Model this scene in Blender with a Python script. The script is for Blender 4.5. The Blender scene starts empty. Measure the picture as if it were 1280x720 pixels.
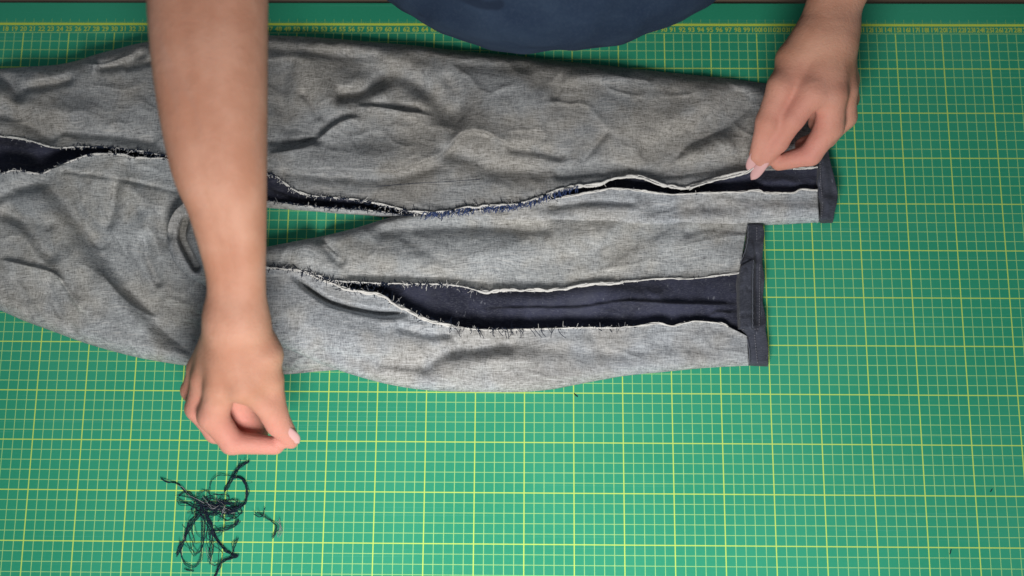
import bpy, math, random
import numpy as np
from mathutils import Vector, Matrix

random.seed(7)
RNG = np.random.RandomState(11)
scene = bpy.context.scene
COL = scene.collection

# ------------------------------------------------------------------ camera
F_PX, ROT, CAM = 1227.27, (0.1736, 0.0107, 0.0066), (-0.00155, -0.16767, 1.0047)
cam_data = bpy.data.cameras.new('camera')
cam = bpy.data.objects.new('camera', cam_data)
COL.objects.link(cam)
cam_data.sensor_width = 36.0
cam_data.lens = 36.0 * F_PX / 1280.0
cam.location = CAM
cam.rotation_euler = ROT
cam_data.clip_start = 0.01
cam_data.clip_end = 50
cam_data.dof.use_dof = True
cam_data.dof.focus_distance = 0.99
cam_data.dof.aperture_fstop = 2.4
scene.camera = cam

# ------------------------------------------------------------------ light (an indoor work table under soft lamps)
world = bpy.data.worlds.new('World')
scene.world = world
world.use_nodes = True
world.node_tree.nodes['Background'].inputs[0].default_value = (0.80, 0.90, 1.0, 1)
world.node_tree.nodes['Background'].inputs[1].default_value = 0.155


def area(name, loc, target, size, power, colour):
    d = bpy.data.lights.new(name, 'AREA')
    d.shape = 'DISK'
    d.size = size
    d.energy = power
    d.color = colour
    o = bpy.data.objects.new(name, d)
    COL.objects.link(o)
    o.location = loc
    o.rotation_euler = (Vector(target) - Vector(loc)).to_track_quat('-Z', 'Y').to_euler()
    return o


area('key_lamp', (-0.04, -0.59, 0.64), (0.02, -0.05, 0), 0.34, 8.8, (1.0, 0.97, 0.94))
scene.view_settings.view_transform = 'Standard'
scene.view_settings.look = 'None'
scene.view_settings.exposure = 0.0
scene.view_settings.gamma = 1.0

# ------------------------------------------------------------------ helpers
R_CAM = np.array(cam.rotation_euler.to_matrix())
C_CAM = np.array(CAM)


def at(px, py, z):
    """place on the table (height z, metres) seen at a photo pixel"""
    px = np.asarray(px, float); py = np.asarray(py, float); z = np.asarray(z, float)
    px, py, z = np.broadcast_arrays(px, py, z)
    d = np.stack([(px - 640) / F_PX, -(py - 360) / F_PX, -np.ones_like(px)], -1) @ R_CAM.T
    t = (z - C_CAM[2]) / d[..., 2]
    return C_CAM + d * t[..., None]


def tag(o, label=None, cat=None, group=None, kind=None):
    if label: o['label'] = label
    if cat: o['category'] = cat
    if group: o['group'] = group
    if kind: o['kind'] = kind
    return o


def empty(name, loc=(0, 0, 0)):
    o = bpy.data.objects.new(name, None)
    COL.objects.link(o)
    o.location = loc
    o.empty_display_size = 0.05
    return o


def mesh_obj(name, verts, faces, mat, parent=None, smooth=True):
    me = bpy.data.meshes.new(name)
    verts = np.asarray(verts, dtype=np.float32)
    if isinstance(faces, np.ndarray):
        n, k = faces.shape
        me.vertices.add(len(verts)); me.vertices.foreach_set('co', verts.ravel())
        me.loops.add(n * k); me.loops.foreach_set('vertex_index', faces.astype(np.int32).ravel())
        me.polygons.add(n)
        me.polygons.foreach_set('loop_start', np.arange(0, n * k, k, dtype=np.int32))
        me.update(calc_edges=True)
    else:
        me.from_pydata(verts.tolist(), [], faces)
        me.update()
    me.validate()
    if smooth:
        me.polygons.foreach_set('use_smooth', np.ones(len(me.polygons), bool))
    me.materials.append(mat)
    o = bpy.data.objects.new(name, me)
    COL.objects.link(o)
    if parent is not None:
        o.parent = parent
        o.matrix_parent_inverse = Matrix.Translation(parent.location).inverted()
    return o


def material(name, rough=0.8, spec=0.3):
    m = bpy.data.materials.new(name)
    m.use_nodes = True
    nt = m.node_tree
    b = nt.nodes['Principled BSDF']
    b.inputs['Roughness'].default_value = rough
    b.inputs['Specular IOR Level'].default_value = spec
    return m, nt, b


class G:
    """tiny node-graph helper"""
    def __init__(s, nt): s.nt = nt; s.l = nt.links
    def n(s, t, **k):
        x = s.nt.nodes.new(t)
        for a, v in k.items(): setattr(x, a, v)
        return x
    def put(s, sock, v):
        if hasattr(v, 'is_output') or isinstance(v, bpy.types.NodeSocket): s.l.new(v, sock)
        else: sock.default_value = v
    def m(s, op, a, b=0.0, c=None, clamp=False):
        x = s.n('ShaderNodeMath', operation=op); x.use_clamp = clamp
        s.put(x.inputs[0], a); s.put(x.inputs[1], b)
        if c is not None: s.put(x.inputs[2], c)
        return x.outputs[0]
    def mix(s, f, a, b, mode='MIX'):
        x = s.n('ShaderNodeMix', data_type='RGBA', blend_type=mode)
        s.put(x.inputs[0], f); s.put(x.inputs[6], a); s.put(x.inputs[7], b)
        return x.outputs[2]
    def coord(s): return s.n('ShaderNodeTexCoord').outputs['Object']
    def mapping(s, v, scale, rot=(0, 0, 0)):
        x = s.n('ShaderNodeMapping'); s.l.new(v, x.inputs[0])
        x.inputs['Scale'].default_value = scale; x.inputs['Rotation'].default_value = rot
        return x.outputs[0]
    def noise(s, v, scale, detail=3.0, rough=0.5, dist=0.0):
        x = s.n('ShaderNodeTexNoise'); s.l.new(v, x.inputs['Vector'])
        x.inputs['Scale'].default_value = scale; x.inputs['Detail'].default_value = detail
        x.inputs['Roughness'].default_value = rough; x.inputs['Distortion'].default_value = dist
        return x.outputs[0]
    def ramp(s, f, a, b, smooth=True):
        x = s.n('ShaderNodeMapRange'); x.interpolation_type = 'SMOOTHSTEP' if smooth else 'LINEAR'
        s.l.new(f, x.inputs[0]); x.inputs[1].default_value = a; x.inputs[2].default_value = b
        return x.outputs[0]
    def bump(s, h, strength, dist, normal=None):
        x = s.n('ShaderNodeBump'); s.l.new(h, x.inputs['Height'])
        x.inputs['Strength'].default_value = strength; x.inputs['Distance'].default_value = dist
        if normal is not None: s.l.new(normal, x.inputs['Normal'])
        return x.outputs[0]


def c4(r, g, b): return (r, g, b, 1)

# ------------------------------------------------------------------ materials
def mat_cutting():
    m, nt, b = material('cutting_mat_print', 0.62, 0.10)
    g = G(nt); co = g.coord()
    sep = g.n('ShaderNodeSeparateXYZ'); g.l.new(co, sep.inputs[0])
    X = g.m('MULTIPLY_ADD', sep.outputs[0], 100.0, 75.0)       # centimetres along the ruler
    Y = g.m('MULTIPLY_ADD', sep.outputs[1], -100.0, 30.0)      # centimetres away from the top rule

    def near(v, period=1.0):
        q = g.m('DIVIDE', v, period)
        f = g.m('FRACT', g.m('ADD', q, 0.5))
        return g.m('MULTIPLY', g.m('ABSOLUTE', g.m('SUBTRACT', f, 0.5)), period)

    def line(v, w, period=1.0): return g.m('LESS_THAN', near(v, period), w / 2)
    inside_y = g.m('GREATER_THAN', Y, 0.96)
    in_x = g.m('MULTIPLY', g.m('GREATER_THAN', X, -0.05), g.m('LESS_THAN', X, 150.05))
    in_y2 = g.m('LESS_THAN', Y, 90.1)
    inside = g.m('MULTIPLY', g.m('MULTIPLY', inside_y, in_x), in_y2)
    thin = g.m('MULTIPLY', g.m('MAXIMUM', line(X, 0.080), line(Y, 0.074)), inside)
    bold = g.m('MULTIPLY', g.m('MAXIMUM', line(X, 0.118, 5.0), line(Y, 0.110, 5.0)), inside)
    rule = g.m('MULTIPLY', g.m('LESS_THAN', g.m('ABSOLUTE', Y), 0.13), in_x)
    above = g.m('MULTIPLY', g.m('GREATER_THAN', Y, -0.36), g.m('LESS_THAN', Y, 0.0))
    mm = g.m('MULTIPLY', g.m('MULTIPLY', line(X, 0.03, 0.1), above), in_x)
    above2 = g.m('MULTIPLY', g.m('GREATER_THAN', Y, -0.62), g.m('LESS_THAN', Y, 0.3))
    cmt = g.m('MULTIPLY', g.m('MULTIPLY', line(X, 0.05), above2), in_x)
    big = g.noise(co, 5.0, 3, 0.5)
    fine = g.noise(co, 420.0, 3, 0.6)
    wear = g.noise(g.mapping(co, (6, 90, 1), (0, 0, 0.5)), 3.0, 4, 0.6)
    base = g.mix(g.ramp(big, 0.35, 0.7), c4(0.028, 0.300, 0.168), c4(0.040, 0.332, 0.195))
    base = g.mix(g.m('MULTIPLY', g.ramp(fine, 0.35, 0.75), 0.22), base, c4(0.045, 0.36, 0.24))
    base = g.mix(g.m('MULTIPLY', g.ramp(wear, 0.60, 0.8), 0.2), base, c4(0.09, 0.40, 0.28))
    for ro, lo_ in ((0.3, 0.715), (-0.9, 0.725), (1.4, 0.72)):
        cut = g.noise(g.mapping(co, (2.5, 420, 1), (0, 0, ro)), 1.0, 1, 0.4)
        base = g.mix(g.m('MULTIPLY', g.ramp(cut, lo_, lo_ + 0.03), 0.22), base, c4(0.13, 0.42, 0.32))
    col = g.mix(g.m('MULTIPLY', mm, 0.35), base, c4(0.30, 0.55, 0.10))
    col = g.mix(g.m('MULTIPLY', cmt, 0.5), col, c4(0.40, 0.62, 0.10))
    rub = g.m('MULTIPLY_ADD', g.noise(co, 60.0, 3, 0.6), 0.5, 0.42)
    col = g.mix(g.m('MULTIPLY', thin, rub), col, c4(0.46, 0.72, 0.24))
    col = g.mix(g.m('MULTIPLY', bold, g.m('MULTIPLY_ADD', rub, 0.5, 0.45)), col, c4(0.58, 0.76, 0.13))
    col = g.mix(g.m('MULTIPLY', rule, 0.92), col, c4(0.60, 0.72, 0.08))
    g.l.new(col, b.inputs['Base Color'])
    g.l.new(g.m('MULTIPLY_ADD', wear, 0.2, 0.52), b.inputs['Roughness'])
    g.l.new(g.bump(fine, 0.15, 0.0006), b.inputs['Normal'])
    return m


def mat_denim_inside(name='denim_inside', k=1.0, wm=(1, 1, 1)):
    m, nt, b = material(name, 0.95, 0.06)
    def c4(r_, g_, b_): return (r_ * k * wm[0], g_ * k * wm[1], b_ * k * wm[2], 1)
    g = G(nt); co = g.coord()
    big = g.noise(co, 7.0, 4, 0.55)
    warm = g.noise(g.mapping(co, (1, 1, 1), (0, 0, 1.1)), 13.0, 3, 0.6)
    wob = g.n('ShaderNodeVectorMath', operation='ADD'); g.l.new(co, wob.inputs[0])
    nz = g.n('ShaderNodeTexNoise'); g.l.new(co, nz.inputs['Vector']); nz.inputs['Scale'].default_value = 18
    sc = g.n('ShaderNodeVectorMath', operation='SCALE'); g.l.new(nz.outputs[1], sc.inputs[0]); sc.inputs['Scale'].default_value = 0.012
    g.l.new(sc.outputs[0], wob.inputs[1]); cw = wob.outputs[0]
    weft = g.noise(g.mapping(cw, (110, 1000, 200), (0, 0, 0.03)), 1.0, 2.5, 0.65)
    warp = g.noise(g.mapping(cw, (1050, 150, 200), (0, 0, 0.03)), 1.0, 2.5, 0.65)
    grit = g.noise(cw, 650, 2, 0.6)
    t = g.m('ADD', g.m('MULTIPLY', weft, 0.45), g.m('ADD', g.m('MULTIPLY', warp, 0.33), g.m('MULTIPLY', grit, 0.22)))
    light = g.mix(g.ramp(warm, 0.38, 0.62), c4(0.490, 0.508, 0.512), c4(0.512, 0.498, 0.468))
    dark = g.mix(g.ramp(warm, 0.38, 0.62), c4(0.120, 0.125, 0.136), c4(0.130, 0.122, 0.108))
    col = g.mix(g.ramp(t, 0.36, 0.64, False), dark, light)
    col = g.mix(g.m('MULTIPLY', g.ramp(big, 0.42, 0.68), 0.26), col, c4(0.13, 0.13, 0.134))
    slub = g.noise(g.mapping(cw, (45, 700, 60), (0, 0, 0.03)), 1.0, 1, 0.5)
    col = g.mix(g.m('MULTIPLY', g.ramp(slub, 0.60, 0.74), 0.45), col, c4(0.56, 0.55, 0.53))
    g.l.new(col, b.inputs['Base Color'])
    crump = g.noise(g.mapping(co, (60, 85, 60), (0, 0, 0.4)), 1.0, 3, 0.55, 0.6)
    n1 = g.bump(crump, 0.35, 0.003)
    g.l.new(g.bump(t, 0.8, 0.0012, n1), b.inputs['Normal'])
    return m


def mat_denim_face(name='denim_face', tint=(0.022, 0.024, 0.040), tint2=(0.046, 0.050, 0.084)):
    m, nt, b = material(name, 0.9, 0.12)
    g = G(nt); co = g.coord()
    big = g.noise(co, 22.0, 4, 0.6)
    tw = g.noise(g.mapping(co, (260, 1300, 200), (0, 0, 0.6)), 1.0, 2, 0.6)
    gr = g.noise(co, 900, 2, 0.6)
    col = g.mix(g.ramp(big, 0.35, 0.7), c4(*tint), c4(*tint2))
    t = g.m('ADD', g.m('MULTIPLY', tw, 0.6), g.m('MULTIPLY', gr, 0.4))
    col = g.mix(g.m('MULTIPLY', g.ramp(t, 0.46, 0.70), 0.55), col, c4(0.12, 0.125, 0.155))
    lint = g.noise(g.mapping(co, (300, 120, 200), (0, 0, 0.9)), 1.0, 1, 0.4)
    col = g.mix(g.m('MULTIPLY', g.ramp(lint, 0.72, 0.80), 0.5), col, c4(0.22, 0.23, 0.27))
    rubz = g.noise(g.mapping(co, (25, 60, 25)), 1.0, 3, 0.6)
    col = g.mix(g.m('MULTIPLY', g.ramp(rubz, 0.5, 0.75), 0.35), col, c4(0.085, 0.09, 0.115))
    g.l.new(col, b.inputs['Base Color'])
    b.inputs['Sheen Weight'].default_value = 0.12
    g.l.new(g.bump(t, 0.8, 0.001, g.bump(big, 0.5, 0.004)), b.inputs['Normal'])
    return m


def mat_plain(name, col, rough=0.85, spec=0.2, var=0.25, scale=300):
    m, nt, b = material(name, rough, spec)
    g = G(nt); n = g.noise(g.coord(), scale, 2, 0.6)
    dk = tuple(c * (1 - var) for c in col)
    g.l.new(g.mix(n, c4(*dk), c4(*[min(1, c * (1 + var)) for c in col])), b.inputs['Base Color'])
    return m


def mat_skin():
    m, nt, b = material('skin', 0.58, 0.22)
    g = G(nt); co = g.coord()
    n1 = g.noise(co, 22, 4, 0.55)
    n2 = g.noise(co, 260, 3, 0.6)
    ve = g.noise(g.mapping(co, (30, 9, 30), (0, 0, 0.15)), 1.0, 3, 0.5, 1.2)
    a = g.n('ShaderNodeAttribute', attribute_name='flush')
    col = g.mix(g.ramp(n1, 0.35, 0.68), c4(0.480, 0.228, 0.148), c4(0.560, 0.295, 0.205))
    col = g.mix(g.m('MULTIPLY', a.outputs['Fac'], 0.75), col, c4(0.680, 0.275, 0.235))
    col = g.mix(g.m('MULTIPLY', g.ramp(n2, 0.5, 0.8), 0.25), col, c4(0.44, 0.22, 0.16))
    col = g.mix(g.m('MULTIPLY', g.ramp(ve, 0.58, 0.7), 0.10), col, c4(0.38, 0.30, 0.27))
    g.l.new(col, b.inputs['Base Color'])
    b.inputs['Subsurface Weight'].default_value = 0.12
    b.inputs['Subsurface Radius'].default_value = (1.0, 0.35, 0.2)
    b.inputs['Subsurface Scale'].default_value = 0.006
    cr = g.n('ShaderNodeTexVoronoi', feature='DISTANCE_TO_EDGE'); g.l.new(g.mapping(co, (170, 420, 170)), cr.inputs['Vector']); cr.inputs['Scale'].default_value = 1.0
    g.l.new(g.bump(g.ramp(cr.outputs['Distance'], 0, 0.12), 0.22, 0.0006, g.bump(n2, 0.4, 0.0008, g.bump(n1, 0.4, 0.004))), b.inputs['Normal'])
    return m


def mat_shirt():
    m, nt, b = material('shirt_jersey', 0.9, 0.1)
    g = G(nt); co = g.coord()
    n1 = g.noise(co, 16, 4, 0.6, 0.5); n2 = g.noise(g.mapping(co, (500, 900, 500)), 1, 2, 0.6)
    col = g.mix(g.ramp(n1, 0.35, 0.7), c4(0.017, 0.029, 0.058), c4(0.028, 0.045, 0.080))
    col = g.mix(g.m('MULTIPLY', g.ramp(n2, 0.45, 0.7), 0.3), col, c4(0.05, 0.068, 0.105))
    spot = g.noise(co, 34, 1, 0.3)
    col = g.mix(g.m('MULTIPLY', g.ramp(spot, 0.70, 0.78), 0.7), col, c4(0.012, 0.018, 0.035))
    g.l.new(col, b.inputs['Base Color'])
    g.l.new(g.bump(n2, 0.4, 0.0006, g.bump(n1, 0.5, 0.006)), b.inputs['Normal'])
    return m


def mat_wood():
    m, nt, b = material('table_wood', 0.5, 0.3)
    g = G(nt); co = g.coord()
    n = g.noise(g.mapping(co, (3, 45, 3)), 1.0, 4, 0.6, 0.6)
    g.l.new(g.mix(g.ramp(n, 0.3, 0.7), c4(0.13, 0.085, 0.055), c4(0.27, 0.20, 0.145)), b.inputs['Base Color'])
    return m


M_MAT, M_IN, M_FACE, M_SKIN, M_SHIRT, M_WOOD = mat_cutting(), mat_denim_inside(), mat_denim_face(), mat_skin(), mat_shirt(), mat_wood()
M_IN_A = mat_denim_inside('denim_inside_dim', 0.95, (1.0, 1.0, 1.0))  # panel tones: part cloth variation, part light falloff put into the colour; darkest here
M_IN_E = mat_denim_inside('denim_inside_grey', 1.16, (0.985, 1.0, 1.005))
M_IN_G = mat_denim_inside('denim_inside_lit_cool', 1.22, (0.975, 1.0, 1.04))  # cooler cloth, raised in tone to carry the stronger light on the lower panels
M_HEM = mat_denim_face('denim_hem', (0.034, 0.038, 0.052), (0.066, 0.072, 0.098))
M_WHITE = mat_plain('white_cotton_fray', (0.70, 0.69, 0.66), 0.95, 0.05, 0.3, 900)
M_GREYTHREAD = mat_plain('grey_cotton_fray', (0.30, 0.30, 0.32), 0.95, 0.05, 0.5, 900)
M_NAVY = mat_plain('navy_thread', (0.016, 0.024, 0.045), 0.85, 0.15, 0.5, 700)
M_NAIL = mat_plain('nail_keratin', (0.66, 0.38, 0.37), 0.30, 0.5, 0.05, 80)
M_PRINT = mat_plain('ruler_print', (0.46, 0.60, 0.10), 0.6, 0.2, 0.15, 300)
M_FLOOR = mat_plain('floor_paint', (0.16, 0.15, 0.14), 0.7, 0.2, 0.2, 12)
M_HAIR = mat_plain('hair_brown', (0.05, 0.033, 0.022), 0.6, 0.3, 0.4, 200)
M_WORN = mat_plain('worn_indigo', (0.13, 0.14, 0.17), 0.95, 0.05, 0.5, 500)
M_STITCH = mat_plain('stitch_thread', (0.20, 0.20, 0.23), 0.9, 0.1, 0.4, 900)

# ------------------------------------------------------------------ the setting: floor, table, cutting mat
def box_mesh(name, lo, hi, mat, parent=None, bevel=0.0):
    x0, y0, z0 = lo; x1, y1, z1 = hi; c = bevel
    v = []; f = []
    rings = [(z0, 0), (z1 - c, 0), (z1, c)] if c else [(z0, 0), (z1, 0)]
    for z, i in rings:
        v += [(x0 + i, y0 + i, z), (x1 - i, y0 + i, z), (x1 - i, y1 - i, z), (x0 + i, y1 - i, z)]
    n = len(rings)
    for r in range(n - 1):
        for k in range(4):
            f.append((r * 4 + k, r * 4 + (k + 1) % 4, r * 4 + 4 + (k + 1) % 4, r * 4 + 4 + k))
    f.append((3, 2, 1, 0)); f.append(tuple(4 * (n - 1) + k for k in range(4)))
    return mesh_obj(name, v, f, mat, parent, smooth=False)


fl = box_mesh('floor', (-3, -3, -0.80), (3, 3, -0.75), M_FLOOR); tag(fl, kind='structure')
tb = box_mesh('table_top', (-1.0, -0.85, -0.035), (1.0, 0.345, -0.003), M_WOOD, bevel=0.003); tag(tb, kind='structure')

mat_root = empty('cutting_mat', (0, -0.15, -0.003))
tag(mat_root, 'large green self-healing cutting mat printed with a yellow centimetre grid, under the jeans', 'cutting mat')
box_mesh('mat_sheet', (-0.79, -0.64, -0.0029), (0.79, 0.3252, 0.0), M_MAT, mat_root, bevel=0.0005)


def text_mesh(body):
    cu = bpy.data.curves.new('number', 'FONT'); cu.body = body; cu.size = 0.0088
    cu.align_x = 'CENTER'; cu.align_y = 'CENTER'; cu.offset = 0.00022; cu.resolution_u = 2
    o = bpy.data.objects.new('tmp', cu); COL.objects.link(o)
    dg = bpy.context.evaluated_depsgraph_get(); dg.update()
    me = bpy.data.meshes.new_from_object(o.evaluated_get(dg))
    bpy.data.objects.remove(o); bpy.data.curves.remove(cu)
    me.name = 'number'; me.materials.clear(); me.materials.append(M_PRINT)
    return me


for k in range(16, 133):
    me = text_mesh(str(k))
    o = bpy.data.objects.new('number', me); COL.objects.link(o)
    o.scale = (0.86, 0.86, 1)
    o.location = ((k - 75) / 100 - 0.0004, (30 - 0.60) / 100, 0.0004)
    o.parent = mat_root; o.matrix_parent_inverse = Matrix.Translation(mat_root.location).inverted()

# ------------------------------------------------------------------ cloth tools
def lattice_noise(x, y, seed):
    r = np.random.RandomState(seed).rand(128, 128)
    xi = np.floor(x).astype(int); yi = np.floor(y).astype(int)
    fx = x - xi; fy = y - yi
    fx = fx * fx * fx * (fx * (fx * 6 - 15) + 10); fy = fy * fy * fy * (fy * (fy * 6 - 15) + 10)
    a = r[xi % 128, yi % 128]; b = r[(xi + 1) % 128, yi % 128]
    c = r[xi % 128, (yi + 1) % 128]; d = r[(xi + 1) % 128, (yi + 1) % 128]
    return (a * (1 - fx) + b * fx) * (1 - fy) + (c * (1 - fx) + d * fx) * fy


def fbm(x, y, s, seed, oct=3):
    v = 0; a = 1; t = 0
    for k in range(oct):
        v = v + a * lattice_noise(x / s * 2 ** k + 7.3 * k, y / s * 2 ** k + 3.1 * k, seed + k); t += a; a *= 0.5
    return v / t - 0.5


def spline(pts, n=None, step=None):
    """Catmull-Rom through points, resampled by arc length"""
    P = np.array(pts, float)
    Q = np.vstack([2 * P[0] - P[1], P, 2 * P[-1] - P[-2]])
    out = []
    for i in range(len(P) - 1):
        p0, p1, p2, p3 = Q[i:i + 4]
        t = np.linspace(0, 1, 12, endpoint=False)[:, None]
        out.append(0.5 * ((2 * p1) + (-p0 + p2) * t + (2 * p0 - 5 * p1 + 4 * p2 - p3) * t ** 2 + (-p0 + 3 * p1 - 3 * p2 + p3) * t ** 3))
    out = np.vstack(out + [P[-1:]])
    s = np.r_[0, np.cumsum(np.linalg.norm(np.diff(out[:, :2], axis=0), axis=1))]
    if n is None: n = max(2, int(s[-1] / step) + 1)
    q = np.linspace(0, s[-1], n)
    return np.stack([np.interp(q, s, out[:, k]) for k in range(P.shape[1])], 1)


def pl_dist(X, Y, line):
    """distance to a polyline, signed side (left of travel positive) and parameter 0..1"""
    P = np.asarray(line, float)
    seg = np.linalg.norm(np.diff(P, axis=0), axis=1); cum = np.r_[0, np.cumsum(seg)]
    best = np.full(X.shape, 1e9); side = np.ones(X.shape); par = np.zeros(X.shape)
    for i in range(len(P) - 1):
        a = P[i]; d = P[i + 1] - a; L2 = d @ d + 1e-12
        t = np.clip(((X - a[0]) * d[0] + (Y - a[1]) * d[1]) / L2, 0, 1)
        dx = X - a[0] - t * d[0]; dy = Y - a[1] - t * d[1]
        q = np.hypot(dx, dy); m = q < best
        best = np.where(m, q, best)
        side = np.where(m, np.sign(d[1] * dx - d[0] * dy) + 1e-9, side)
        par = np.where(m, (cum[i] + t * seg[i]) / cum[-1], par)
    return best, side, par


def sst(x, a, b):
    t = np.clip((x - a) / (b - a), 0, 1); return t * t * (3 - 2 * t)


def fold_height(X, Y, folds):
    h = np.zeros(X.shape)
    for kind, pts, amp, w in folds:
        line = spline(pts, step=6)
        d, s, t = pl_dist(X, Y, line)
        tap = np.clip(np.minimum(t, 1 - t) / 0.18, 0, 1) ** 0.7
        if kind == 'g':                       # narrow gap, closing at both ends
            h += amp * tap * np.exp(-(d / w) ** 2)
        elif kind == 'v':                       # round ridge (+) or hollow (-)
            h += amp * np.exp(-(d / w) ** 2)
        else:                                 # 'l' / 'r': cloth overlapping itself, high on the left / right of travel
            s = s if kind == 'l' else -s
            h += amp * tap * np.where(s > 0, np.exp(-d / w), np.exp(-d / 2.2) - 0.45 * np.exp(-d / 7.0) * (1 - np.exp(-d / 2.2)))
    return h * 2.25


def panel(name, top, bot, base, rolls, folds, mat, parent, seed=0, step=1.9, wr=(0.22, 0.10, 0.035), ang=0.3, skirt=None, curl=0.0, floor=0.95):
    """one piece of cloth between two traced edges. base(px,py)->cm. rolls: {edge: (radius_cm, drop_cm)} for folded-over edges"""
    A = spline(top, step=step); B = spline(bot, step=step); n = max(len(A), len(B))
    A = spline(top, n=n); B = spline(bot, n=n)
    wid = np.max(np.linalg.norm(A - B, axis=1)); m = max(4, int(wid / step) + 1)
    v = np.linspace(0, 1, m)[:, None, None]
    P = A[None] * (1 - v) + B[None] * v
    X, Y = P[..., 0], P[..., 1]
    h = base(X, Y) + np.zeros(X.shape)
    cx, sx = math.cos(ang), math.sin(ang)
    U = (X * cx + Y * sx) / 12.0; V = (-X * sx + Y * cx) / 12.0      # centimetres, long axis U
    warp = fbm(U, V, 5.0, seed + 40, 2) * 2.5
    h += 1.3 * wr[0] * 2 * fbm(U / 1.9 + warp * 0.4, V + warp, 3.6, seed, 3)
    rid = np.abs(fbm(U / 1.8 + warp * 0.5, V + warp, 2.6, seed + 9, 2)) * 2
    h += 1.1 * wr[1] * 2.2 * (0.35 - np.minimum(rid, 0.35)) ** 1.5 / 0.2
    h += wr[2] * 2 * fbm(U / 1.3, V, 0.8, seed + 19, 2)
    h += fold_height(X, Y, folds)
    edges = {'top': A, 'bot': B, 'left': P[:, 0], 'right': P[:, -1]}
    if floor: h = np.maximum(h, floor) + 0.15 * np.minimum(h - floor, 0)
    for e, (rad, drop) in rolls.items():
        d, _, _ = pl_dist(X, Y, edges[e][::3] if len(edges[e]) > 20 else edges[e])
        d = d / 12.0
        q = 1 - np.clip(d / rad, 0, 1)
        h -= drop * (1 - np.sqrt(np.clip(1 - q ** 2, 0, 1)))
    if curl:
        for e in ('top', 'bot'):
            if e in rolls: continue
            d, _, _ = pl_dist(X, Y, edges[e][::3]); d = d / 12.0
            h += curl * np.exp(-(d / 0.22) ** 2) - curl * 0.8 * np.exp(-((d - 0.75) / 0.45) ** 2)
    h = np.maximum(h, 0.08)
    W = at(X, Y, h / 100)
    verts = W.reshape(-1, 3)
    idx = np.arange(m * n).reshape(m, n)
    F = np.stack([idx[:-1, :-1], idx[1:, :-1], idx[1:, 1:], idx[:-1, 1:]], -1).reshape(-1, 4)
    # border: the cloth turns down (folded edges) or shows its own thickness (cut edges)
    loops = [('top', idx[0, ::-1]), ('right', idx[::-1, -1]), ('bot', idx[-1, :]), ('left', idx[:, 0])]
    extra = []; fx = []; base_n = len(verts)
    for e, ring in loops:
        p = verts[ring].copy()
        p[:, 2] = 0.0006 if e in rolls and skirt is None else p[:, 2] - (skirt or 0.0014)
        p[:, 2] = np.maximum(p[:, 2], 0.0005)
        k = base_n + sum(len(q) for q in extra)
        extra.append(p)
        j = np.arange(k, k + len(ring))
        fx.append(np.stack([ring[:-1], j[:-1], j[1:], ring[1:]], -1))
    verts = np.vstack([verts] + extra)
    F = np.vstack([F] + fx)
    o = mesh_obj(name, verts, F, mat, parent)
    o['_h'] = 0
    del o['_h']
    return o, (edges, W, h)


def tubes(name, curves, radii, mat, parent=None, sides=4):
    V = []; Fc = []; base = 0
    ca = np.array([[math.cos(2 * math.pi * k / sides), math.sin(2 * math.pi * k / sides)] for k in range(sides)])
    for c, r in zip(curves, radii):
        c = np.asarray(c, float); n = len(c)
        if n < 2: continue
        r = np.broadcast_to(np.asarray(r, float), (n,))
        t = np.gradient(c, axis=0); t /= np.linalg.norm(t, axis=1)[:, None] + 1e-12
        up = np.array([0, 0, 1.0])
        a = np.cross(t, up); nn = np.linalg.norm(a, axis=1)[:, None]; a = np.where(nn < 1e-3, np.array([1.0, 0, 0]), a / (nn + 1e-9))
        b = np.cross(a, t)
        ring = c[:, None] + (a[:, None] * ca[None, :, :1] + b[:, None] * ca[None, :, 1:]) * r[:, None, None]
        V.append(ring.reshape(-1, 3))
        i = np.arange(n - 1)[:, None] * sides + base; k = np.arange(sides)[None]; k2 = (k + 1) % sides
        Fc.append(np.stack([i + k, i + k2, i + sides + k2, i + sides + k], -1).reshape(-1, 4))
        base += n * sides
    return mesh_obj(name, np.vstack(V), np.vstack(Fc), mat, parent)


jeans = empty('jeans', tuple(at(470, 280, 0.0)))
tag(jeans, 'faded grey jeans turned inside out with opened side seams and dark hems', 'jeans')

# ---- traced edges (photo pixels)
A_top = [(-40, 92), (0, 86), (40, 83), (70, 81), (95, 76), (120, 68), (150, 60), (180, 53), (240, 45), (330, 44), (400, 47), (460, 52), (520, 57), (580, 64), (640, 69), (700, 76), (760, 82), (830, 90), (900, 97), (955, 104), (1000, 110), (1024, 116)]
A_bot = [(-40, 166), (0, 170), (33, 175), (67, 184), (100, 183), (130, 184), (170, 188), (200, 193), (250, 201), (300, 208), (340, 218), (367, 237), (393, 245), (433, 248), (480, 256), (517, 265), (553, 265), (581, 260), (610, 258), (639, 256), (665, 251), (697, 239), (720, 233), (750, 230), (767, 222), (800, 221), (827, 230), (857, 235), (873, 230), (900, 222), (935, 214), (980, 212), (1022, 209)]
C_top = [(240, 232), (300, 245), (336, 251), (390, 258), (430, 261), (462, 263), (500, 268), (520, 269), (560, 268), (600, 263), (640, 259), (680, 251), (705, 246), (740, 240), (767, 236), (800, 238), (840, 243), (880, 241), (924, 240), (947, 238), (958, 241), (991, 241), (1000, 237), (1022, 238)]
C_bot = [(240, 246), (300, 256), (336, 260), (390, 264), (430, 267), (462, 269), (500, 273), (540, 276), (600, 278), (660, 277), (720, 278), (800, 280), (880, 280), (960, 280), (1024, 277)]
D_top = [(-40, 222), (0, 217), (20, 213), (50, 217), (67, 210), (93, 200), (115, 193), (150, 193), (170, 197), (187, 197), (213, 201), (250, 226), (300, 300), (360, 380), (432, 445)]
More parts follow.
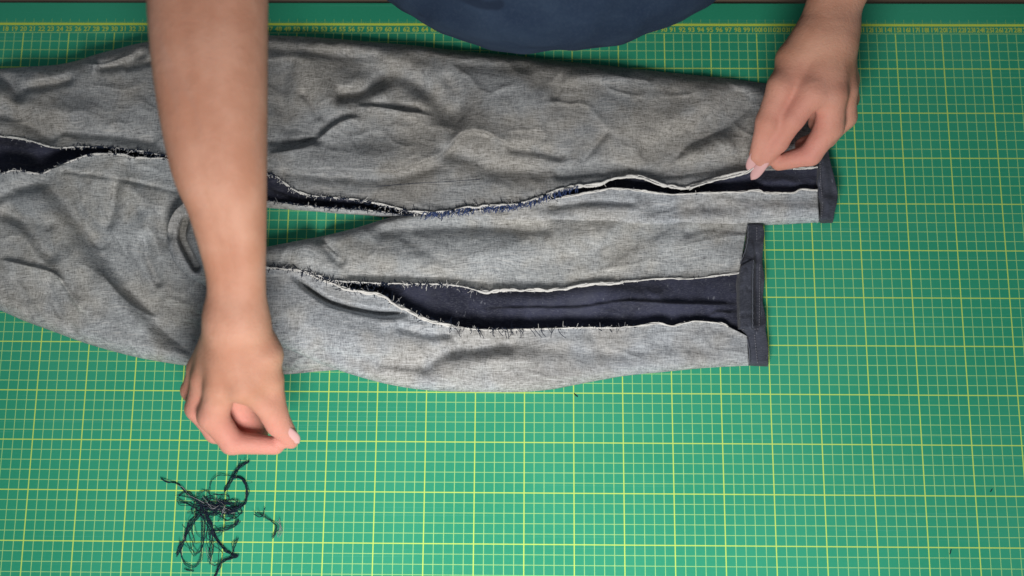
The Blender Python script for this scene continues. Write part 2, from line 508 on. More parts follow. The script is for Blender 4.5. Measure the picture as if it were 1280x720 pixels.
D_bot = [(-40, 372), (0, 388), (30, 401), (60, 412), (110, 430), (160, 444), (200, 452), (240, 458), (300, 464), (350, 468), (400, 464), (440, 461)]
E_top = [(280, 322), (310, 314), (336, 308), (372, 301), (408, 294), (444, 285), (480, 274), (505, 267), (560, 256), (640, 248), (740, 256), (840, 266), (936, 270)]
E_bot = [(280, 332), (336, 334), (372, 337), (400, 345), (422, 351), (450, 353), (473, 354), (517, 355), (553, 355), (581, 359), (607, 365), (625, 363), (660, 362), (694, 362), (730, 356), (759, 354), (820, 349), (864, 348), (893, 345), (924, 341)]
G_top = [(209, 292), (212, 276), (221, 261), (238, 251), (262, 262), (290, 300), (312, 328), (336, 335), (372, 338), (408, 352), (444, 364), (473, 368), (502, 384), (531, 399), (563, 407), (600, 412), (650, 412), (712, 410), (784, 409), (820, 404), (842, 407), (864, 402), (900, 404), (914, 410), (934, 420)]
G_bot = [(209, 296), (211, 310), (219, 329), (236, 346), (263, 362), (290, 388), (325, 418), (345, 430), (375, 443), (400, 454), (440, 468), (480, 479), (520, 486), (560, 489), (610, 490), (650, 490), (687, 487), (730, 479), (780, 470), (830, 465), (880, 460), (936, 457)]


def ramp1(x, xs, ys): return np.interp(x, xs, ys)


# dark outer face of the seam strip, upper leg
B_top = [(-40, 150), (0, 154), (60, 166), (130, 168), (200, 176), (280, 190), (340, 202), (380, 224), (440, 234), (520, 252), (600, 246), (700, 226), (780, 208), (840, 216), (900, 212), (960, 202), (1026, 196)]
B_bot = [(-40, 236), (20, 227), (70, 221), (130, 206), (200, 216), (240, 236), (300, 249), (350, 255), (400, 261), (460, 267), (520, 274), (600, 270), (700, 256), (770, 250), (860, 254), (940, 250), (1026, 250)]
panel('seam_strip', B_top, B_bot, lambda x, y: ramp1(x, [0, 200, 340, 520, 700, 1020], [.75, .75, .5, .35, .5, .55]), {}, [
    ('v', [(-20, 195), (60, 200), (110, 190)], -0.5, 9), ('v', [(0, 182), (60, 196)], 0.1, 6),
    ('v', [(345, 232), (400, 252), (470, 262)], -0.35, 6), ('v', [(760, 232), (860, 240), (940, 228)], -0.3, 8),
    ('v', [(940, 228), (970, 226), (1015, 226)], 0.1, 6), ('l', [(0, 204), (30, 208), (50, 206)], 0.12, 6)],
    M_FACE, jeans, seed=3, wr=(0.10, 0.08, 0.02), skirt=0.001, floor=0)

# dark outer face of the seam strip, lower leg
F_top = [(300, 322), (360, 332), (420, 338), (480, 342), (560, 344), (610, 352), (700, 350), (780, 342), (860, 336), (926, 330)]
F_bot = [(300, 340), (360, 352), (420, 368), (480, 388), (520, 404), (563, 418), (620, 424), (720, 422), (800, 420), (870, 416), (936, 424)]
o, _ = panel('seam_strip', F_top, F_bot, lambda x, y: ramp1(x, [340, 500, 700, 930], [.5, .4, .38, .5]), {}, [
    ('r', [(590, 388), (650, 385), (720, 385), (780, 377), (840, 379), (900, 381), (930, 382)], 0.22, 16),
    ('v', [(600, 372), (680, 374), (760, 366), (820, 372)], 0.28, 11),
    ('r', [(770, 376), (840, 380), (925, 381)], 0.10, 5),
    ('v', [(560, 398), (700, 400), (850, 395)], -0.15, 8),
    ('r', [(885, 398), (896, 390), (912, 392), (922, 388)], 0.2, 5)],
    M_FACE, jeans, seed=13, wr=(0.07, 0.07, 0.02), skirt=0.001, floor=0)

# lower leg, upper panel
panel('leg_panel', E_top, E_bot,
      lambda x, y: ramp1(x, [280, 400, 520, 700, 930], [3.2, 2.7, 1.7, 1.35, 1.2]) - 0.15 * sst(y, 300, 360),
      {'top': (1.1, 1.5)}, [
    ('v', [(640, 340), (730, 330), (784, 298), (828, 282)], -0.38, 13),
    ('v', [(690, 300), (760, 288)], 0.22, 16),
    ('v', [(398, 296), (412, 312), (424, 326)], -0.45, 7), ('v', [(380, 300), (384, 322)], 0.25, 12),
    ('r', [(402, 300), (414, 314), (430, 326)], 0.22, 8),
    ('v', [(440, 344), (520, 345), (600, 350), (680, 350), (760, 344)], -0.30, 6.5),
    ('v', [(480, 288), (580, 282), (680, 286)], -0.30, 9),
    ('v', [(440, 318), (540, 325), (640, 315)], 0.35, 20),
    ('v', [(840, 300), (920, 320)], 0.12, 15), ('v', [(860, 290), (890, 282), (935, 286)], -0.2, 6),
    ('v', [(510, 300), (560, 330)], -0.12, 8)],
      M_IN_E, jeans, seed=23, wr=(0.12, 0.05, 0.015), ang=-0.25, curl=0.12)

# upper leg, narrow lower panel
panel('leg_panel', C_top, C_bot,
      lambda x, y: ramp1(x, [240, 340, 520, 640, 720, 930, 1020], [.9, .9, 1.25, 1.6, 1.75, 1.5, 1.3]),
      {'bot': (0.8, 0.9)}, [
    ('v', [(820, 262), (860, 258), (920, 262)], -0.12, 8), ('v', [(730, 262), (790, 258)], 0.18, 12),
    ('v', [(690, 258), (740, 252), (790, 254)], -0.22, 5), ('v', [(880, 268), (960, 262), (1020, 262)], 0.1, 8)],
      M_IN_G, jeans, seed=33, wr=(0.07, 0.06, 0.02), ang=0.0, curl=0.06)

# upper leg, broad panel
panel('leg_panel', A_top, A_bot,
      lambda x, y: ramp1(x, [0, 200, 400, 600, 800, 1020], [2.6, 2.7, 2.3, 2.0, 1.8, 1.5]) - 0.5 * sst(y, 130, 250) * ramp1(x, [300, 700], [1, .4]),
      {'top': (1.7, 2.2)}, [
    ('r', [(336, 192), (360, 188), (385, 182), (402, 170), (416, 158), (434, 149), (452, 147)], 0.45, 20),
    ('v', [(338, 176), (366, 178), (396, 176)], -0.30, 5),
    ('r', [(444, 133), (473, 134), (500, 138), (540, 144)], 0.32, 13),
    ('l', [(334, 188), (357, 203), (375, 211), (417, 211), (460, 213), (493, 213), (517, 205), (545, 195), (560, 185), (572, 170), (586, 163), (607, 165), (633, 178), (664, 186)], 0.60, 24),
    ('v', [(360, 214), (420, 222), (490, 224), (545, 208)], -0.25, 8),
    ('v', [(427, 119), (450, 115), (474, 102)], -0.55, 8),
    ('v', [(433, 76), (487, 95), (533, 115), (560, 140)], -0.45, 15),
    ('v', [(470, 120), (500, 108), (530, 128)], 0.30, 11), ('v', [(380, 75), (400, 110), (420, 135)], 0.35, 18),
    ('v', [(380, 117), (390, 130), (398, 145)], -0.22, 5), ('v', [(362, 80), (352, 120), (360, 160)], -0.25, 10),
    ('v', [(560, 100), (575, 130), (568, 165)], -0.25, 9),
    ('v', [(560, 190), (590, 200), (625, 212), (680, 214)], -0.4, 12),
    ('v', [(395, 198), (450, 196), (500, 190)], 0.25, 14),
    ('v', [(925, 128), (900, 150), (870, 166), (838, 180), (815, 194)], -0.70, 15),
    ('v', [(870, 190), (910, 180)], 0.30, 14), ('v', [(840, 150), (880, 130)], 0.25, 18),
    ('v', [(757, 166), (742, 184), (728, 202)], -0.22, 5), ('v', [(850, 190), (836, 204), (824, 214)], -0.25, 4),
    ('v', [(700, 216), (760, 210), (820, 214), (880, 208), (935, 200)], -0.65, 8),
    ('v', [(640, 184), (668, 188), (700, 196)], -0.3, 7), ('v', [(700, 98), (695, 120)], -0.15, 6),
    ('v', [(702, 100), (740, 94), (780, 98)], 0.15, 8),
    ('v', [(640, 110), (700, 140), (780, 150)], 0.25, 30),
    ('v', [(-10, 94), (14, 104), (22, 118)], -0.6, 9), ('v', [(33, 110), (60, 106), (86, 99)], -0.35, 6),
    ('v', [(127, 84), (150, 80), (178, 69)], -0.4, 6), ('v', [(160, 84), (190, 76)], -0.25, 5),
    ('v', [(0, 142), (30, 152), (64, 172)], -0.45, 10), ('v', [(80, 165), (130, 168), (190, 176)], -0.35, 7),
    ('v', [(0, 122), (50, 136), (110, 140)], 0.2, 14), ('r', [(100, 78), (130, 80), (170, 66)], 0.2, 8),
    ('v', [(340, 60), (400, 66), (470, 72)], -0.25, 7), ('v', [(520, 72), (600, 82), (660, 84)], -0.18, 8)],
      M_IN_A, jeans, seed=53, wr=(0.14, 0.07, 0.02), ang=0.25, curl=0.08)

# seat of the jeans, at the left
panel('seat_panel', D_top, D_bot,
      lambda x, y: ramp1(x, [0, 120, 240, 330, 430], [2.8, 2.8, 2.5, 1.6, 0.7]) - 0.3 * sst(y, 330, 460),
      {'bot': (1.5, 2.2), 'right': (1.0, 0.6)}, [
    ('v', [(60, 226), (100, 276), (140, 328), (176, 376), (215, 416), (250, 440)], -0.75, 15),
    ('v', [(12, 262), (40, 290), (64, 320)], -0.4, 9), ('v', [(92, 318), (120, 350), (170, 400)], 0.3, 14),
    ('v', [(145, 232), (142, 255), (136, 280)], -0.3, 7), ('v', [(160, 232), (185, 260), (182, 285)], 0.3, 12),
    ('v', [(180, 300), (186, 325), (197, 352)], -0.32, 7), ('v', [(200, 270), (206, 300)], -0.25, 9),
    ('l', [(68, 340), (84, 362), (102, 390)], 0.28, 9), ('v', [(62, 356), (74, 390), (92, 412)], -0.22, 6),
    ('v', [(0, 268), (60, 282)], -0.25, 8), ('r', [(0, 324), (34, 332), (64, 340), (80, 352)], 0.28, 12),
    ('v', [(20, 350), (40, 392)], -0.18, 7), ('v', [(120, 300), (150, 310), (190, 370), (240, 385)], -0.25, 9),
    ('r', [(122, 336), (150, 368), (176, 388), (200, 398)], 0.25, 9),
    ('v', [(-10, 250), (20, 236), (50, 228)], -0.4, 9), ('v', [(100, 380), (150, 420), (200, 440)], 0.15, 14),
    ('v', [(210, 376), (240, 384), (262, 378)], 0.25, 8), ('v', [(225, 406), (250, 412)], -0.3, 7),
    ('v', [(78, 214), (125, 220), (179, 230), (219, 239)], -0.13, 2.6)],
      M_IN_E, jeans, seed=63, wr=(0.14, 0.07, 0.02), ang=0.85, curl=0.05)

# lower leg, lower panel; at the left it laps over the seat in a rolled edge
panel('leg_panel', G_top, G_bot,
      lambda x, y: ramp1(x, [213, 300, 400, 500, 700, 930], [4.4, 3.6, 2.4, 1.9, 1.6, 1.1]) - 0.2 * sst(y, 440, 490),
      {'bot': (1.5, 1.3), 'left': (0.8, 1.3)}, [
    ('v', [(232, 276), (228, 296), (236, 316), (246, 334)], -1.5, 4.5), ('v', [(250, 300), (256, 330)], 0.3, 8),
    ('l', [(366, 348), (380, 355), (408, 372), (430, 381), (452, 386), (480, 391), (508, 393)], 0.12, 12),
    ('g', [(364, 342), (384, 359), (408, 375), (430, 383), (452, 388), (480, 392), (512, 391)], -0.95, 3.6),
    ('v', [(500, 408), (540, 418), (570, 412)], -0.28, 6), ('v', [(480, 402), (530, 410)], 0.15, 6),
    ('v', [(531, 458), (560, 440), (610, 434), (640, 430)], -0.42, 9), ('v', [(570, 460), (620, 450), (660, 452)], 0.2, 12),
    ('v', [(560, 420), (575, 428), (570, 440)], -0.25, 6), ('v', [(345, 370), (400, 410), (480, 430)], 0.25, 22),
    ('v', [(660, 430), (740, 442), (800, 440)], -0.14, 10), ('v', [(740, 420), (755, 440)], -0.12, 6),
    ('v', [(620, 420), (640, 440), (650, 460)], -0.14, 8), ('v', [(820, 430), (900, 436)], -0.12, 10),
    ('v', [(400, 440), (460, 452), (520, 458)], -0.15, 9)],
      M_IN_G, jeans, floor=0.5, seed=83, wr=(0.11, 0.05, 0.015), ang=0.15, curl=0.08)

def stitches(line, z, parent, pitch=3.0, r=0.00035):
    L = spline(line, step=pitch); cs = []
    for a, b in zip(L[:-1], L[1:]):
        b2 = a + (b - a) * 0.62
        p = at([a[0], (a[0] + b2[0]) / 2, b2[0]], [a[1], (a[1] + b2[1]) / 2, b2[1]], [z - 0.0003, z + 0.0004, z - 0.0003])
        cs.append(p)
    return tubes('stitching', cs, [r] * len(cs), M_STITCH, parent)


# hems: turned up dark denim with a stitched inner edge
def hem(left, right, h0, bar, seed):
    o, (ed, W, h) = panel('hem', left, right, lambda x, y: h0 + 0 * x, {'left': (0.25, 0.25), 'right': (0.55, h0 * 0.8), 'top': (0.6, h0 * 0.6)}, bar, M_HEM, jeans, seed=seed, wr=(0.22, 0.16, 0.03), ang=1.5, floor=0.4)
    return o


h2 = hem([(934, 279), (934, 296), (931, 312), (924, 334), (921, 356), (921, 377), (921, 400), (926, 412), (933, 424), (936, 457)],
         [(953, 280), (955.5, 292), (954, 308), (953, 330), (955.5, 348), (953.5, 377), (957.5, 398), (957, 413), (960.5, 435), (960, 458)], 1.35,
         [('v', [(932, 336), (931, 370), (932, 406)], 0.30, 6), ('r', [(940, 300), (942, 323), (941, 360), (941, 408)], 0.22, 5), ('v', [(922, 332), (932, 325), (944, 330)], 0.15, 4),
          ('v', [(925, 382), (941, 383)], -0.12, 3), ('v', [(946, 320), (946, 410)], -0.2, 3)], 91)
for ln_, z_ in (([(935, 281), (935, 296), (932, 312), (925, 330)], 1.42), ([(934, 424), (937, 440), (937, 455)], 1.42), ([(942, 325), (941, 350), (941, 410)], 2.02)):
    q_ = spline(ln_, step=3)
    tubes('worn_edge', [at(q_[:, 0] + 0.3 * np.sin(q_[:, 1]), q_[:, 1], z_ / 100)], [0.00045], M_WORN, h2, 5)
for ln_ in ([(928, 412), (950, 411)], [(946, 284), (946, 318)], [(950, 330), (949, 408)], [(943, 418), (947, 455)]):
    stitches(ln_, 0.0150, h2, pitch=3.2, r=0.0003)
h1 = hem([(1012, 112), (1018, 150), (1021, 190), (1021, 215), (1022, 244), (1025, 253), (1023, 277)],
         [(1034, 114), (1034, 150), (1036, 191), (1043, 222), (1047, 240), (1046.5, 252), (1044, 262), (1041, 278)], 1.6,
         [('v', [(1030, 200), (1034, 240), (1033, 270)], 0.12, 5), ('v', [(1026, 205), (1027, 235)], -0.1, 3)], 95)


panel('seam_allowance', [(926, 332), (924, 350), (924, 380), (925, 410)], [(942, 323), (941, 350), (941, 380), (941, 412)],
      lambda x, y: 1.95 + 0 * x, {'left': (0.15, 0.1), 'right': (0.15, 0.1), 'top': (0.2, 0.35), 'bot': (0.2, 0.35)}, [('g', [(924, 360), (941, 362)], -0.08, 3), ('g', [(924, 394), (941, 392)], -0.08, 3)], M_HEM, h2, seed=97, wr=(0.12, 0.1, 0.03), ang=1.5, floor=1.4)


stitches([(927, 336), (925, 356), (925, 377), (925, 400)], 0.0170, h2)
stitches([(1025, 200), (1026, 230), (1028, 252), (1027, 274)], 0.0178, h1)
inseam = tubes('stitching', [at(*np.array(spline([(78, 214), (125, 220), (179, 230), (219, 239)], step=5)).T, 0.0262)], [0.0003], M_NAVY, jeans)
bpy.data.objects.remove(inseam)
tubes('stitching', [at(*spline([(470, 233), (520, 229), (560, 227), (600, 224)], step=5).T, 0.0213)], [0.0003], M_NAVY, jeans)

# ---- frayed cut edges
def surf_z(obj):
    """height lookup over a panel's own vertices"""
    n = len(obj.data.vertices); c = np.empty(n * 3, np.float32); obj.data.vertices.foreach_get('co', c)
    return c.reshape(-1, 3)


def fray(line, parent_panel, spec, seed, out=1):
    """white cord of bared weft along a cut edge, dark ends bristling from it. spec rows: x0,x1,cord radius(mm),whiteness,bristles per cm,outward length mm"""
    r = np.random.RandomState(seed)
    L = spline(line, step=2.2)
    V = surf_z(parent_panel)
    N = np.gradient(L, axis=0); N /= np.linalg.norm(N, axis=1)[:, None]; N = np.stack([-N[:, 1], N[:, 0]], 1) * out   # outward in pixels
    p0 = at(L[:, 0], L[:, 1], 0.015)
    z = np.array([V[np.argmin((V[:, 0] - p[0]) ** 2 + (V[:, 1] - p[1]) ** 2 - 0.02 * V[:, 2] * 0), 2] for p in p0])
    # use the highest vertex close to the edge
    zz = []
    for p in p0:
        d = (V[:, 0] - p[0]) ** 2 + (V[:, 1] - p[1]) ** 2
        zz.append(V[d < 0.0035 ** 2, 2].max() if (d < 0.0035 ** 2).any() else z[len(zz)])
    z = np.convolve(np.r_[[zz[0]] * 3, zz, [zz[-1]] * 3], np.ones(7) / 7, 'valid')
    white, wr, grey, gr, dark, dr = [], [], [], [], [], []
    s = np.arange(len(L))
    for x0, x1, rad, wh, bris, ln in spec:
        sel = np.where((L[:, 0] >= x0) & (L[:, 0] <= x1))[0]
        if len(sel) < 4: continue
        seg = L[sel]; n = N[sel]; zs = z[sel]
        # cord: several wandering plies, broken where the edge is worn
        for ply in range(4):
            off = (lattice_noise(sel / 5.0, np.full(len(sel), ply * 9.1), seed + ply) - 0.5) * rad * 1.8
            hh = (lattice_noise(sel / 4.0, np.full(len(sel), ply * 5.1 + 3), seed + ply) - 0.3) * rad * 0.0009
            q = seg + n * off[:, None]
            P = at(q[:, 0], q[:, 1], zs + hh + 0.0003)
            rr = rad * 0.0005 * (0.55 + 0.9 * lattice_noise(sel / 2.3, np.full(len(sel), ply * 3.7), seed + 3))
            gate = 0.65 * lattice_noise(sel / 2.2, np.full(len(sel), 4.0), seed + 21) + 0.35 * lattice_noise(sel / 1.6, np.full(len(sel), ply * 11.0), seed + 20) < (0.12 + 0.85 * wh)
            a = 0
            for k in range(1, len(sel) + 1):
                if k == len(sel) or gate[k] != gate[a]:
                    if k - a >= 2:
                        (white if gate[a] else dark).append(P[a:k + 1]); (wr if gate[a] else dr).append((rr if gate[a] else rr * 0.6)[a:k + 1])
                    a = k
        nb = int(1.5 * bris * (x1 - x0) / 12.0)
        for _ in range(nb):
            k = sel[r.randint(len(sel))]
            length = ln * (0.2 + 0.8 * r.rand() ** 1.5) * 0.001
            dirpx = N[k] * (1 if r.rand() < 0.78 else -1) + np.array([r.randn(), r.randn()]) * 0.55
            dirpx /= np.linalg.norm(dirpx)
            bend = np.array([r.randn(), r.randn()]) * 0.5
            t = np.linspace(0, 1, 5)[:, None]
            q = L[k] + r.randn(2) * 0.8 + (dirpx * t + bend * t ** 2) * length * 1220
            hz = z[k] + 0.0004 + 0.0012 * r.rand() * np.sin(t[:, 0] * 3.0) - (0.002 * t[:, 0] * r.rand())
            P = at(q[:, 0], q[:, 1], np.maximum(hz, 0.0006))
            u = r.rand()
            if u < 0.62: dark.append(P); dr.append(0.0002 + 0.00018 * r.rand())
            elif u < 0.82: white.append(P); wr.append(0.00025)
            else: grey.append(P); gr.append(0.00028)
    if white: tag(tubes('frayed_edge', white, wr, M_WHITE, parent_panel, 5), kind='stuff')
    ob = tubes('loose_threads', dark, dr, M_NAVY, parent_panel, 4)
    tag(ob, kind='stuff')
    if grey: tag(tubes('loose_threads', grey, gr, M_GREYTHREAD, parent_panel, 4), kind='stuff')


P = {o.name: o for o in jeans.children}
E_o, C_o, A_o, G_o = P['leg_panel'], P['leg_panel.001'], P['leg_panel.002'], P['leg_panel.003']
D_o = P['seat_panel']
fray(A_bot, A_o, [(-40, 110, 1.0, .75, 8, 2.5), (90, 345, 0.9, .25, 20, 3.0), (340, 520, 1.1, .45, 18, 3.5), (515, 700, 1.8, .7, 26, 4.5), (695, 870, 2.2, 1.0, 6, 2.5), (865, 940, 1.7, .9, 3, 2), (990, 1022, 1.2, .8, 2, 2)], 5)
fray(D_top, D_o, [(-40, 215, 1.0, .55, 12, 2.8)], 15, out=-1)
fray(C_top, C_o, [(320, 520, 0.9, .25, 12, 3.0), (520, 700, 1.0, .5, 16, 4.0), (700, 1022, 1.25, 1.0, 2, 2)], 25, out=-1)
fray(E_bot, E_o, [(325, 430, 0.8, .3, 20, 4.0), (420, 600, 1.0, .55, 18, 4.0), (595, 780, 2.0, .95, 6, 2.2), (775, 924, 1.0, .9, 3, 2)], 35)
fray(G_top, G_o, [(325, 430, 1.2, .7, 14, 4.0), (425, 570, 1.9, .85, 20, 5.0), (565, 800, 0.95, .85, 6, 4.0), (795, 912, 1.1, .95, 2, 2)], 45, out=-1)
# dark ends hanging over the lower leg below the edge, as at the photo's middle
r_ = np.random.RandomState(3); cs = []
for x in list(r_.uniform(560, 690, 26)) + list(r_.uniform(600, 700, 8)):
    y0 = 409 + r_.rand() * 2; L = r_.uniform(4, 14); a = r_.uniform(-0.6, 0.9); t = np.linspace(0, 1, 6)
    cs.append(at(x + a * L * t + 2 * np.sin(t * 3) * r_.randn(), y0 + L * t, 0.0225 - 0.004 * t * 0 + 0.0006 * np.sin(t * 3)))
tag(tubes('loose_threads', cs, [0.00032] * len(cs), M_NAVY, G_o, 4), kind='stuff')
cs = []
for x in r_.uniform(530, 725, 150):
    y0 = np.interp(x, [p[0] for p in A_bot], [p[1] for p in A_bot]); L = r_.uniform(4, 10); a = r_.uniform(-1.0, 0.6); t = np.linspace(0, 1, 6)
    cs.append(at(x + a * L * t + 1.5 * np.sin(t * 3) * r_.randn(), y0 + L * t, 0.0215 + 0.0006 * np.sin(t * 3)))
tag(tubes('loose_threads', cs, [0.00034] * len(cs), mat_plain('blue_thread', (0.05, 0.08, 0.20), 0.9, 0.1, 0.4, 900), A_o, 4), kind='stuff')

# ------------------------------------------------------------------ person: one skin surface grown from tapered bones
def cone_sdf(Pt, a, b, ra, rb):
    ba = b - a; L2 = ba @ ba
    t = np.clip(((Pt - a) @ ba) / L2, 0, 1)
    d = np.linalg.norm(Pt - a - t[:, None] * ba, axis=1)
    return d - (ra + (rb - ra) * t)


def field(Pt, groups):
    """groups: list of (k_inside, [(a,b,ra,rb)...], k_join). Fingers are groups, so they stay apart from each other"""
    tot = None
    for kin, cones, kj in groups:
        f = None
        for a, b, ra, rb in cones:
            c = cone_sdf(Pt, a, b, ra, rb)
            if f is None: f = c
            else:
                h = np.clip(0.5 + 0.5 * (f - c) / kin, 0, 1); f = c * h + f * (1 - h) - kin * h * (1 - h)
        if tot is None: tot = f
        else:
            h = np.clip(0.5 + 0.5 * (tot - f) / kj, 0, 1); tot = f * h + tot * (1 - h) - kj * h * (1 - h)
    return tot


def surface_nets(groups, lo, hi, cell, disp=None):
    lo = np.array(lo); B = 8
    nb = np.ceil((np.array(hi) - lo) / (cell * B)).astype(int)
    bi = np.stack(np.meshgrid(*[np.arange(k) for k in nb], indexing='ij'), -1).reshape(-1, 3)
    ctr = lo + (bi + 0.5) * cell * B
    act = np.abs(field(ctr, groups)) < cell * B * 0.5 * 1.74 + 0.022
    bi = bi[act]
    g = np.arange(B + 1); loc = np.stack(np.meshgrid(g, g, g, indexing='ij'), -1).reshape(-1, 3)
    S = {}
    vid = []; vpos = []; quads = []
    dims = nb * B + 2
    def key(ijk): return (ijk[..., 0] * dims[1] + ijk[..., 1]) * dims[2] + ijk[..., 2]
    CH = 48
    co_ = bi // 4
    bi = bi[np.lexsort((bi[:, 0], bi[:, 1], bi[:, 2], co_[:, 0], co_[:, 1], co_[:, 2]))]
    for s in range(0, len(bi), CH):
        b = bi[s:s + CH]
        c0 = lo + (b.min(0)) * cell * B; c1 = lo + (b.max(0) + 1) * cell * B
        mid = ((c0 + c1) / 2)[None]; rad = np.linalg.norm(c1 - c0) / 2
        near_g = []
        for kin, cones, kj in groups:
            cc = [c for c in cones if cone_sdf(mid, *c)[0] < rad + 0.05]
            if cc: near_g.append((kin, cc, kj))
        if not near_g: continue
        gi = b[:, None] * B + loc[None]
        Pt = lo + gi.reshape(-1, 3) * cell
        f = field(Pt, near_g)
        if disp is not None: f = f - disp(Pt)
        f = f.reshape(len(b), B + 1, B + 1, B + 1)
        sg = f < 0
        c8 = [(i, j, k) for i in (0, 1) for j in (0, 1) for k in (0, 1)]
        cnt = sum(sg[:, i:B + i, j:B + j, k:B + k].astype(int) for i, j, k in c8)
        cells = np.argwhere((cnt > 0) & (cnt < 8))
        if len(cells):
            q = cells[:, 0]; ci = cells[:, 1:]
            acc = np.zeros((len(cells), 3)); n = np.zeros(len(cells))
            for a_ in c8:
                for ax in range(3):
                    if a_[ax]: continue
                    b_ = list(a_); b_[ax] = 1
                    fa = f[q, ci[:, 0] + a_[0], ci[:, 1] + a_[1], ci[:, 2] + a_[2]]
                    fb = f[q, ci[:, 0] + b_[0], ci[:, 1] + b_[1], ci[:, 2] + b_[2]]
                    cr = (fa < 0) != (fb < 0)
                    t = np.where(cr, fa / np.where(cr, fa - fb, 1), 0)
                    p = np.repeat(np.array(a_, float)[None], len(cells), 0); p[:, ax] += t
                    acc += p * cr[:, None]; n += cr
            gidx = b[q] * B + ci
            vid.append(key(gidx)); vpos.append(lo + (gidx + acc / n[:, None]) * cell)
        for ax in range(3):
            sl0 = [slice(None)] + [slice(0, B)] * 3; sl1 = list(sl0); sl1[ax + 1] = slice(1, B + 1)
            fa = sg[tuple(sl0)]; fb = sg[tuple(sl1)]
            e = np.argwhere(fa != fb)
            if not len(e): continue
            gidx = b[e[:, 0]] * B + e[:, 1:]
            o1 = np.zeros(3, int); o2 = np.zeros(3, int); o1[(ax + 1) % 3] = 1; o2[(ax + 2) % 3] = 1
            qd = np.stack([key(gidx), key(gidx - o1), key(gidx - o1 - o2), key(gidx - o2)], 1)
            inside = fa[e[:, 0], e[:, 1], e[:, 2], e[:, 3]]
            qd[~inside] = qd[~inside][:, ::-1]
            quads.append(qd)
    vid = np.concatenate(vid); vpos = np.concatenate(vpos); quads = np.concatenate(quads)
    order = np.argsort(vid); sv = vid[order]
    idx = np.searchsorted(sv, quads); idx = np.clip(idx, 0, len(sv) - 1)
    ok = (sv[idx] == quads).all(1)
    return vpos[order], idx[ok]


def J(px, py, zcm): return at(px, py, zcm / 100.0)


def chain(pts):
    """pts: (px, py, z cm, radius cm)"""
    q = [(J(p[0], p[1], p[2]), p[3] / 100) for p in pts]
    return [(q[i][0], q[i + 1][0], q[i][1], q[i + 1][1]) for i in range(len(q) - 1)]


def flat(a, b, wa, wb, ra, rb, side=(1, 0, 0)):
    """a limb wider than deep: two parallel tapered bones"""
    s = np.array(side, float); s /= np.linalg.norm(s)
    return [(a + s * wa, b + s * wb, ra, rb), (a - s * wa, b - s * wb, ra, rb)]


TX = 0.045                                   # middle of the torso
sh_r = np.array([TX - 0.19, 0.57, 0.36]); sh_l = np.array([TX + 0.19, 0.57, 0.36])
# image-left arm (the person's right)
wr_r, mid_r, el_r = J(296, 396, 15.0), J(272, 210, 21.5), J(262, -75, 26.5)
wr_l, el_l = J(1035, 36, 10.0), J(1135, -230, 17.0)
core = [(np.array([TX, 0.57, -0.02]), np.array([TX, 0.56, 0.34]), 0.100, 0.085), (sh_r, sh_l, 0.052, 0.052),
        (np.array([TX, 0.58, 0.38]), np.array([TX, 0.545, 0.50]), 0.06, 0.05),
        (np.array([TX, 0.53, 0.54]), np.array([TX, 0.55, 0.60]), 0.072, 0.088)]


def depth(p): return float(-((p - C_CAM) @ R_CAM)[2])


def limb(secs, n):
    """secs: (px, py, z cm, apparent width px); an oval limb, wider than deep"""
    q = spline(secs, n=n); out = []
    nodes = []
    for a in q:
        p = J(a[0], a[1], a[2]); nodes.append((p, a[3] / 2 * depth(p) / F_PX))
    for (p, w), (p2, w2) in zip(nodes[:-1], nodes[1:]):
        out.append((p, p2, w * 0.795, w2 * 0.795))
        for sgn in (1, -1):
            o1 = np.array([sgn * w * 0.22, 0, 0]); o2 = np.array([sgn * w2 * 0.22, 0, 0])
            out.append((p + o1, p2 + o2, w * 0.78, w2 * 0.78))
    return out


arm_r = [(sh_r, el_r, 0.052, 0.041)] + limb([(262, -75, 26.5, 146), (260, 0, 25.5, 147), (264, 100, 24.0, 138), (273, 200, 22.0, 119), (283, 252, 20.4, 99), (290, 300, 18.6, 84), (295, 345, 16.8, 73), (296, 388, 15.3, 73), (297, 402, 14.8, 74)], 64)
arm_l = [(sh_l, el_l, 0.050, 0.041)] + limb([(1135, -230, 17.0, 108), (1078, -80, 13.5, 86), (1045, 0, 11.0, 70), (1037, 28, 10.2, 68), (1030, 48, 9.9, 76)], 36)
palm_l = chain([(1036, 40, 9.9, 2.3), (1020, 118, 9.6, 1.45)]) + chain([(1036, 40, 9.9, 2.3), (1040, 118, 9.3, 1.45)]) + \
    chain([(1040, 42, 9.2, 2.1), (1054, 112, 8.0, 1.35)]) + chain([(1040, 42, 8.8, 2.0), (1057, 100, 6.6, 1.25)]) + chain([(1024, 50, 9.0, 1.9), (996, 76, 8.8, 1.9), (992, 100, 8.6, 1.4), (1012, 112, 9.2, 1.3)])
thumb_l = chain([(1004, 66, 8.8, 1.8), (978, 108, 8.8, 1.45), (961, 152, 7.2, 1.25), (946, 194, 4.4, 0.80)])
index_l = chain([(1016, 114, 9.7, 1.45), (991, 148, 8.1, 1.18), (973, 178, 6.0, 0.98), (953, 204, 4.0, 0.66)])
mid_l = chain([(1040, 118, 9.4, 1.45), (1037, 158, 7.2, 1.38), (1013, 193, 5.2, 1.10), (974, 203, 4.0, 0.85)])
ring_l = chain([(1054, 112, 8.0, 1.35), (1055, 146, 6.0, 1.22), (1032, 172, 4.6, 1.05), (1004, 182, 3.8, 0.85)])
pink_l = chain([(1058, 100, 6.7, 1.2), (1061, 124, 4.8, 0.98), (1042, 146, 3.9, 0.90), (1020, 154, 3.7, 0.80)])
fill_l = chain([(1022, 100, 7.0, 1.5), (1022, 140, 4.0, 1.0)])
